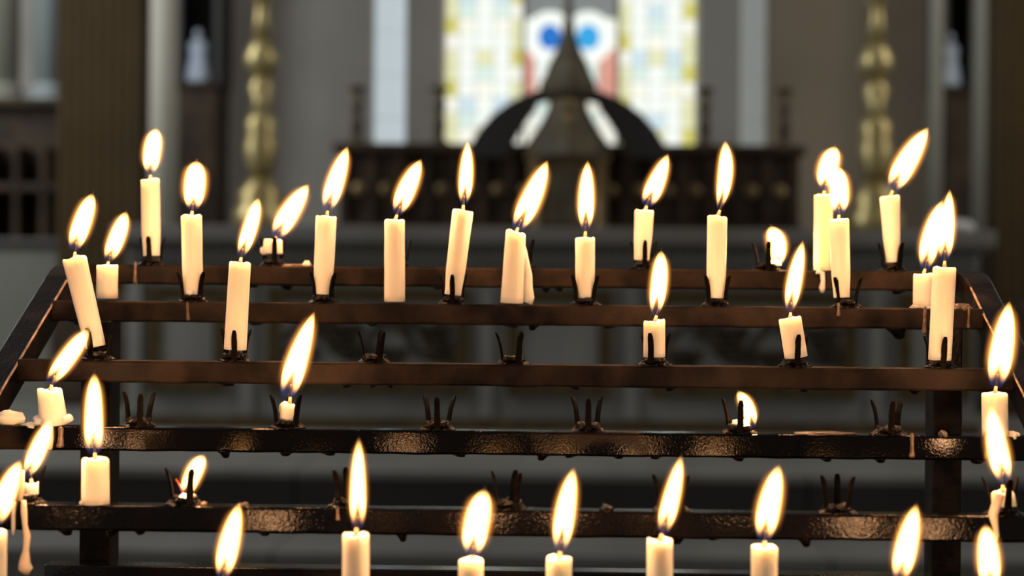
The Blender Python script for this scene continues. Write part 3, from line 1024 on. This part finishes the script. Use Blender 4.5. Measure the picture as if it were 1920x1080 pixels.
def candle_body(root, base, top, r0, r1, seed, squeeze=False, melt=1.0, tilt=0.0, mat='wax'):
    """solid of revolution about base-top with an uneven melted rim and dished top"""
    rr = random.Random(seed)
    ax_ = (top - base)
    H = ax_.length
    dz = ax_.normalized()
    u, v = ring_frame(dz)
    if abs(u.x) < abs(v.x):
        u, v = v, -u
    n = 36
    rings = []
    ph = rr.uniform(0, 6.28)
    nfac = rr.choice((6, 7, 8))
    fa = rr.uniform(0.006, 0.02)

    def ring(s, rad, rim=False, amp=1.0):
        out = []
        for q in range(n):
            t = 2 * math.pi * q / n
            k = 1 + fa * amp * math.cos(nfac * t + ph) + 0.02 * amp * mnoise.noise(Vector((math.cos(t) * 1.5, math.sin(t) * 1.5, s * 90 + seed)))
            hh = s
            if rim:
                hh += melt * 0.0009 * mnoise.noise(Vector((math.cos(t) * 1.1, math.sin(t) * 1.1, seed * 4.7))) + melt * 0.0003 * mnoise.noise(Vector((math.cos(t) * 4, math.sin(t) * 4, seed)))
                hh += tilt * rad * math.cos(t)
            out.append(base + dz * hh - root.location + (u * math.cos(t) + v * math.sin(t)) * rad * k)
        return out
    ns = max(4, int(H / 0.004))
    rings.append(ring(-0.0003, r0 * 0.86))
    for i in range(ns + 1):
        s = H * i / ns * 0.985
        f = s / H
        rad = r0 + (r1 - r0) * min(1, f)
        if squeeze:
            g = min(1, s / 0.017)
            rad *= 0.87 + 0.13 * g * g * (3 - 2 * g)
        rings.append(ring(s, rad, i == ns))
    rings.append(ring(H * .985 + 0.0007, r1 * 0.97, True))
    rings.append(ring(H * .985 + 0.0011, r1 * 0.88, True))
    rings.append(ring(H * .985 + 0.0008, r1 * 0.74, True))
    rings.append(ring(H * .985 + 0.0002, r1 * 0.5, True, .5))
    rings.append(ring(H * .985 + 0.0001, r1 * 0.26, True, .3))
    rings.append(ring(H * .985 + 0.0006, r1 * 0.1, False, .1))
    bm = loft(bmesh.new(), rings)
    return link('wax_body', bm, mat, root, True)


def candle(k, base, top, w0, w1, lab, flame, seed, squeeze=False, wick=None, tilt=0.0, melt=1.0, mat='wax', name='votive_candle', dy=0.0):
    Y = YC[k] + dy
    b, t = P(*base, Y), P(*top, Y)
    b.z = max(b.z, ZB[k])
    root = empty(name, b, lab, 'candle', 'lit votive candles')
    kk = Y / F_PX / 2
    candle_body(root, b, t, w0 * kk, w1 * kk, seed, squeeze, melt, tilt, mat)
    fb, ft = flame[0], flame[1]
    wt = P(fb[0] + (ft[0] - fb[0]) * .18 + (wick or 0), fb[1] + (ft[1] - fb[1]) * .18, Y)
    axd = (t - b).normalized()
    add_wick(root, t - axd * 0.0006, wt, 0.0)
    add_flame(root, k, *flame, dy=dy)
    return root


def wax_run(root, k, pts, rad, dy=-0.001, mat='wax_drip', nm='wax_run'):
    kk = YC[k] / F_PX
    pp = [P(x, y, YC[k] + dy) - root.location for x, y in pts]
    bm = tube(bmesh.new(), pp, [r * kk for r in rad], 12)
    o = link(nm, bm, mat, root, True)
    return o


def wax_lumps(root, k, lst, dy=0.0, mat='wax', nm='wax_lump'):
    for i, (px, py, rx, rz) in enumerate(lst):
        kk = YC[k] / F_PX
        p = P(px, py, YC[k] + dy) - root.location
        bm = blob(bmesh.new(), p, rx * kk, min(rx * kk, .007), rz * kk, px + i, .35, 3)
        link(nm, bm, mat, root, True)


# --- back row
candle(1, (284, 479), (281.5, 337), 36, 36, 'tall straight candle at the far left of the back bar', ((281, 331), (293, 241), 34, -.12, .45, .55), 1, True)
c = candle(1, (511, 475), (512, 452), 38, 34, 'short burnt stub of candle between prongs on the back bar', ((514, 449), (579, 345), 38, -.1, .55, .42), 2, False, melt=2.5)
wax_lumps(c, 1, [(497, 470, 10, 8)])
candle(1, (1203, 487), (1208, 396), 33, 36, 'pale candle on the back bar right of the window centre', ((1210, 389), (1253, 288), 34, .05, .6, .38), 3, True)
c = candle(1, (1450, 497), (1450, 492), 30, 28, 'burnt-down puddle candle with hooked flame on the back bar', ((1457, 507), (1446, 424), 36, .38, .5, .62), 4, melt=2, name='burnt_candle_stub')
c = candle(1, (1544, 509), (1544, 366), 37, 35, 'yellowish candle on the back bar partly behind a leaning candle', ((1546, 360), (1566, 275), 38, -.2, .45, .52), 5, mat='wax_yellow')
wax_run(c, 1, [(1532, 508), (1542, 512), (1543, 528), (1541, 540), (1542, 549)], [6, 5, 4, 6, 3], -0.008, 'wax')
candle(1, (1674, 491), (1668, 369), 29, 37, 'tall candle at the far right of the back bar', ((1669, 362), (1741, 238), 40, -.12, .62, .42), 6, True)
# --- second row
candle(2, (201, 559), (201, 499), 40, 40, 'short thick candle at the left end of the second bar', ((200, 494), (237, 397), 32, .05, .5, .5), 7)
c = candle(2, (362, 552), (359, 405), 38, 39, 'tall candle under the fattest round-topped flame on the second bar', ((361, 398), (369, 302), 42, 0, .42, .55), 8, True)
wax_run(c, 2, [(357, 545), (357, 553), (358, 559)], [7, 5, 2], -0.005, 'wax')
candle(2, (605, 551), (612, 407), 37, 39, 'tall candle pinched by two prongs left of the middle', ((611, 400), (652, 274), 35, -.05, .55, .42), 9, True)
candle(2, (740, 565), (740, 413), 39, 38, 'straight candle stuck on the bar without a holder', ((742, 406), (790, 298), 36, -.1, .58, .45), 10)
candle(2, (849, 552), (868, 396), 36, 40, 'candle leaning right with one prong in front', ((869, 389), (877, 263), 28, .08, .6, .45), 11, True)
c = candle(2, (960, 568), (967, 436), 44, 38, 'candle with a thick wax run down its right side', ((966, 436), (1027, 300), 40, .08, .6, .42), 12, tilt=-.25, melt=1.6)
wax_run(c, 2, [(983, 462), (986, 490), (990, 515), (989, 540), (992, 558), (988, 568)], [3, 6, 8, 10, 10, 11], 0.001, 'wax')
candle(2, (1097, 559), (1097, 447), 36, 37, 'short candle with tall upright flame right of the middle', ((1098, 439), (1102, 300), 32, -.05, .6, .45), 13, True)
candle(2, (1342, 558), (1345, 406), 35, 37, 'tall candle with hooked wick under a twisting flame', ((1346, 400), (1360, 263), 30, .42, .55, .55), 14, True, wick=8, tilt=-.1)
candle(2, (1578, 557), (1573, 412), 34, 37, 'candle leaning left in front of the yellowish candle', ((1573, 405), (1570, 312), 38, .1, .45, .5), 15, True)
c = candle(2, (1731, 577), (1731, 516), 38, 36, 'short candle behind the tall candle at the right end', ((1733, 511), (1768, 374), 36, -.2, .55, .45), 16)
wax_lumps(c, 2, [(1722, 575, 14, 6), (1742, 577, 12, 5)], mat='wax_drip')
# --- third row
candle(3, (179, 650), (139, 484), 38, 45, 'tall candle leaning far left beside the left rail', ((136, 473), (174, 363), 36, -.05, .5, .48), 17, False, melt=1.8)
candle(3, (441, 655), (450, 493), 43, 41, 'tall candle with a black prong up its front on the third bar', ((449, 486), (485, 371), 30, .1, .5, .5), 18)
candle(3, (1227, 669), (1227, 603), 41, 41, 'short candle with curling flame on the third bar', ((1227, 596), (1240, 470), 33, .12, .5, .52), 19, wick=8, melt=1.8, tilt=.05)
candle(3, (1493, 670), (1481, 598), 43, 42, 'short candle leaning left in a holder on the third bar', ((1479, 592), (1506, 450), 30, -.1, .6, .45), 20)
candle(3, (1762, 675), (1771, 502), 42, 42, 'tallest candle at the right end with a prong up its front', ((1770, 494), (1781, 354), 30, 0, .6, .42), 21)
# --- fourth row
c = candle(4, (101, 798), (93, 732), 54, 45, 'stubby melted candle with lumpy base at far left', ((88, 723), (166, 617), 34, .02, .5, .5), 22, tilt=-.12, melt=2)
wax_lumps(c, 4, [(88, 788, 26, 12), (122, 785, 14, 9), (112, 768, 10, 8), (60, 800, 22, 9)], 0.0)
wax_run(c, 4, [(90, 800), (92, 825), (94, 843)], [10, 9, 4], -0.0075, 'wax_drip')
c = candle(4, (542, 787), (543, 760), 36, 34, 'tiny candle stub between two prongs with a long leaning flame', ((536, 750), (590, 583), 42, -.12, .65, .36), 23, melt=2)
wax_lumps(c, 4, [(529, 766, 6, 12)])
c = candle(4, (1388, 796), (1388, 792), 34, 30, 'burnt-out puddle with a flame spilling over its right prong', ((1411, 806), (1384, 733), 28, .42, .5, .52), 24, melt=1.5, name='burnt_candle_stub')
candle(4, (1866, 828), (1865, 739), 47, 47, 'thick candle standing on the bar at the right edge', ((1866, 731), (1893, 564), 44, .02, .6, .42), 25)
# --- fifth row
c = candle(5, (179, 949), (179, 862), 52, 50, 'thick short candle on the fifth bar near the left post', ((176, 856), (177, 700), 36, -.05, .5, .42), 26, melt=1.4)
wax_lumps(c, 5, [(158, 945, 10, 7)])
c = candle(5, (60, 937), (60, 909), 28, 26, 'small stub candle with long drips at the left edge', ((47, 900), (95, 787), 34, .02, .55, .5), 27, melt=1.2)
wax_run(c, 5, [(44, 938), (45, 960), (47, 985), (51, 1005), (49, 1030), (46, 1055), (48, 1066), (48, 1078)], [5, 6, 5, 7, 6, 11, 14, 5], -0.0078, 'wax_drip')
wax_run(c, 5, [(26, 940), (25, 965), (25, 990), (24, 1003)], [5, 4, 4, 2], -0.0078, 'wax_drip')
wax_run(c, 5, [(40, 938), (41, 910), (42, 882)], [6, 5, 3], -0.006, 'wax_drip')
c = candle(5, (350, 935), (350, 931), 38, 30, 'burnt-out puddle with a small flame behind one prong', ((346, 934), (382, 853), 34, -.2, .45, .55), 28, melt=1.5, name='burnt_candle_stub')
bm = tube(bmesh.new(), [P(x, y, YC[5] - .004) - c.location for x, y in ((343, 922), (338, 912), (330, 898))], [.0006, .0005, .0003], 8)
link('glowing_ember', bm, 'ember', c, True)
c = candle(5, (1883, 950), (1880, 925), 44, 42, 'small stub with a dripping wick at the right edge', ((1886, 912), (1858, 760), 40, -.12, .58, .42), 29, melt=2)
wax_run(c, 5, [(1874, 925), (1868, 945), (1862, 965), (1866, 985), (1869, 1004), (1869, 1014)], [10, 9, 9, 6, 5, 2], -0.0078, 'wax_drip')
# --- sixth row (feet below the frame)
def row6y(px):
    q = P(px, 1100, YC[6])
    d_ = Vector((q.x, YC[6], ZB[6])) - CAM
    return 540 - F_PX * d_.dot(_U) / d_.dot(_F)


for (px, ty, w_, lab, fl, sd) in ((667, 1004, 50, 'tall nearest-row candle left of the middle', ((671, 1000), (673, 819), 32, -.05, .62, .4), 31),
                                  (883, 1052, 47, 'nearest-row candle with the broadest flame', ((884, 1047), (909, 918), 50, -.12, .48, .5), 32),
                                  (1048, 1048, 49, 'nearest-row candle near the middle with straight tall flame', ((1049, 1042), (1076, 876), 40, -.12, .58, .45), 33),
                                  (1237, 1014, 49, 'nearest-row candle under the thin flame right of the middle', ((1240, 1008), (1278, 853), 34, .05, .62, .42), 34),
                                  (1433, 1027, 50, 'nearest-row candle right of the thin-flame candle', ((1430, 1020), (1461, 871), 44, -.1, .55, .45), 35),
                                  (416, 1098, 49, 'nearest-row candle at left, only its flame showing', ((415, 1092), (449, 942), 40, -.08, .58, .45), 36),
                                  (1686, 1104, 49, 'nearest-row candle at right, only its leaning flame showing', ((1684, 1098), (1719, 944), 42, -.05, .6, .45), 37),
                                  (1856, 1112, 49, 'nearest-row candle at bottom right corner, only its blunt flame showing', ((1857, 1106), (1848, 984), 42, .05, .5, .45), 38),
                                  (-13, 997, 50, 'nearest-row candle cut off by the left edge', ((-12, 990), (39, 862), 40, -.1, .55, .45), 39)):
    candle(6, (px, row6y(px)), (px, ty), w_, w_, lab, fl, sd, melt=1.3)

# pale hardened wax lump at the left end of the fourth bar
p = P(18, 800, YC[4])
bm = blob(bmesh.new(), (0, 0, 0.0045), 0.0078, 0.006, 0.0042, 3, .4, 3)
o = link('hardened_wax_lump', bm, 'wax', None, True)
o.location = (p.x, YC[4], ZB[4] - 0.001)
tag(o, 'pale lump of hardened wax lying on the bar at left edge', 'wax lump')
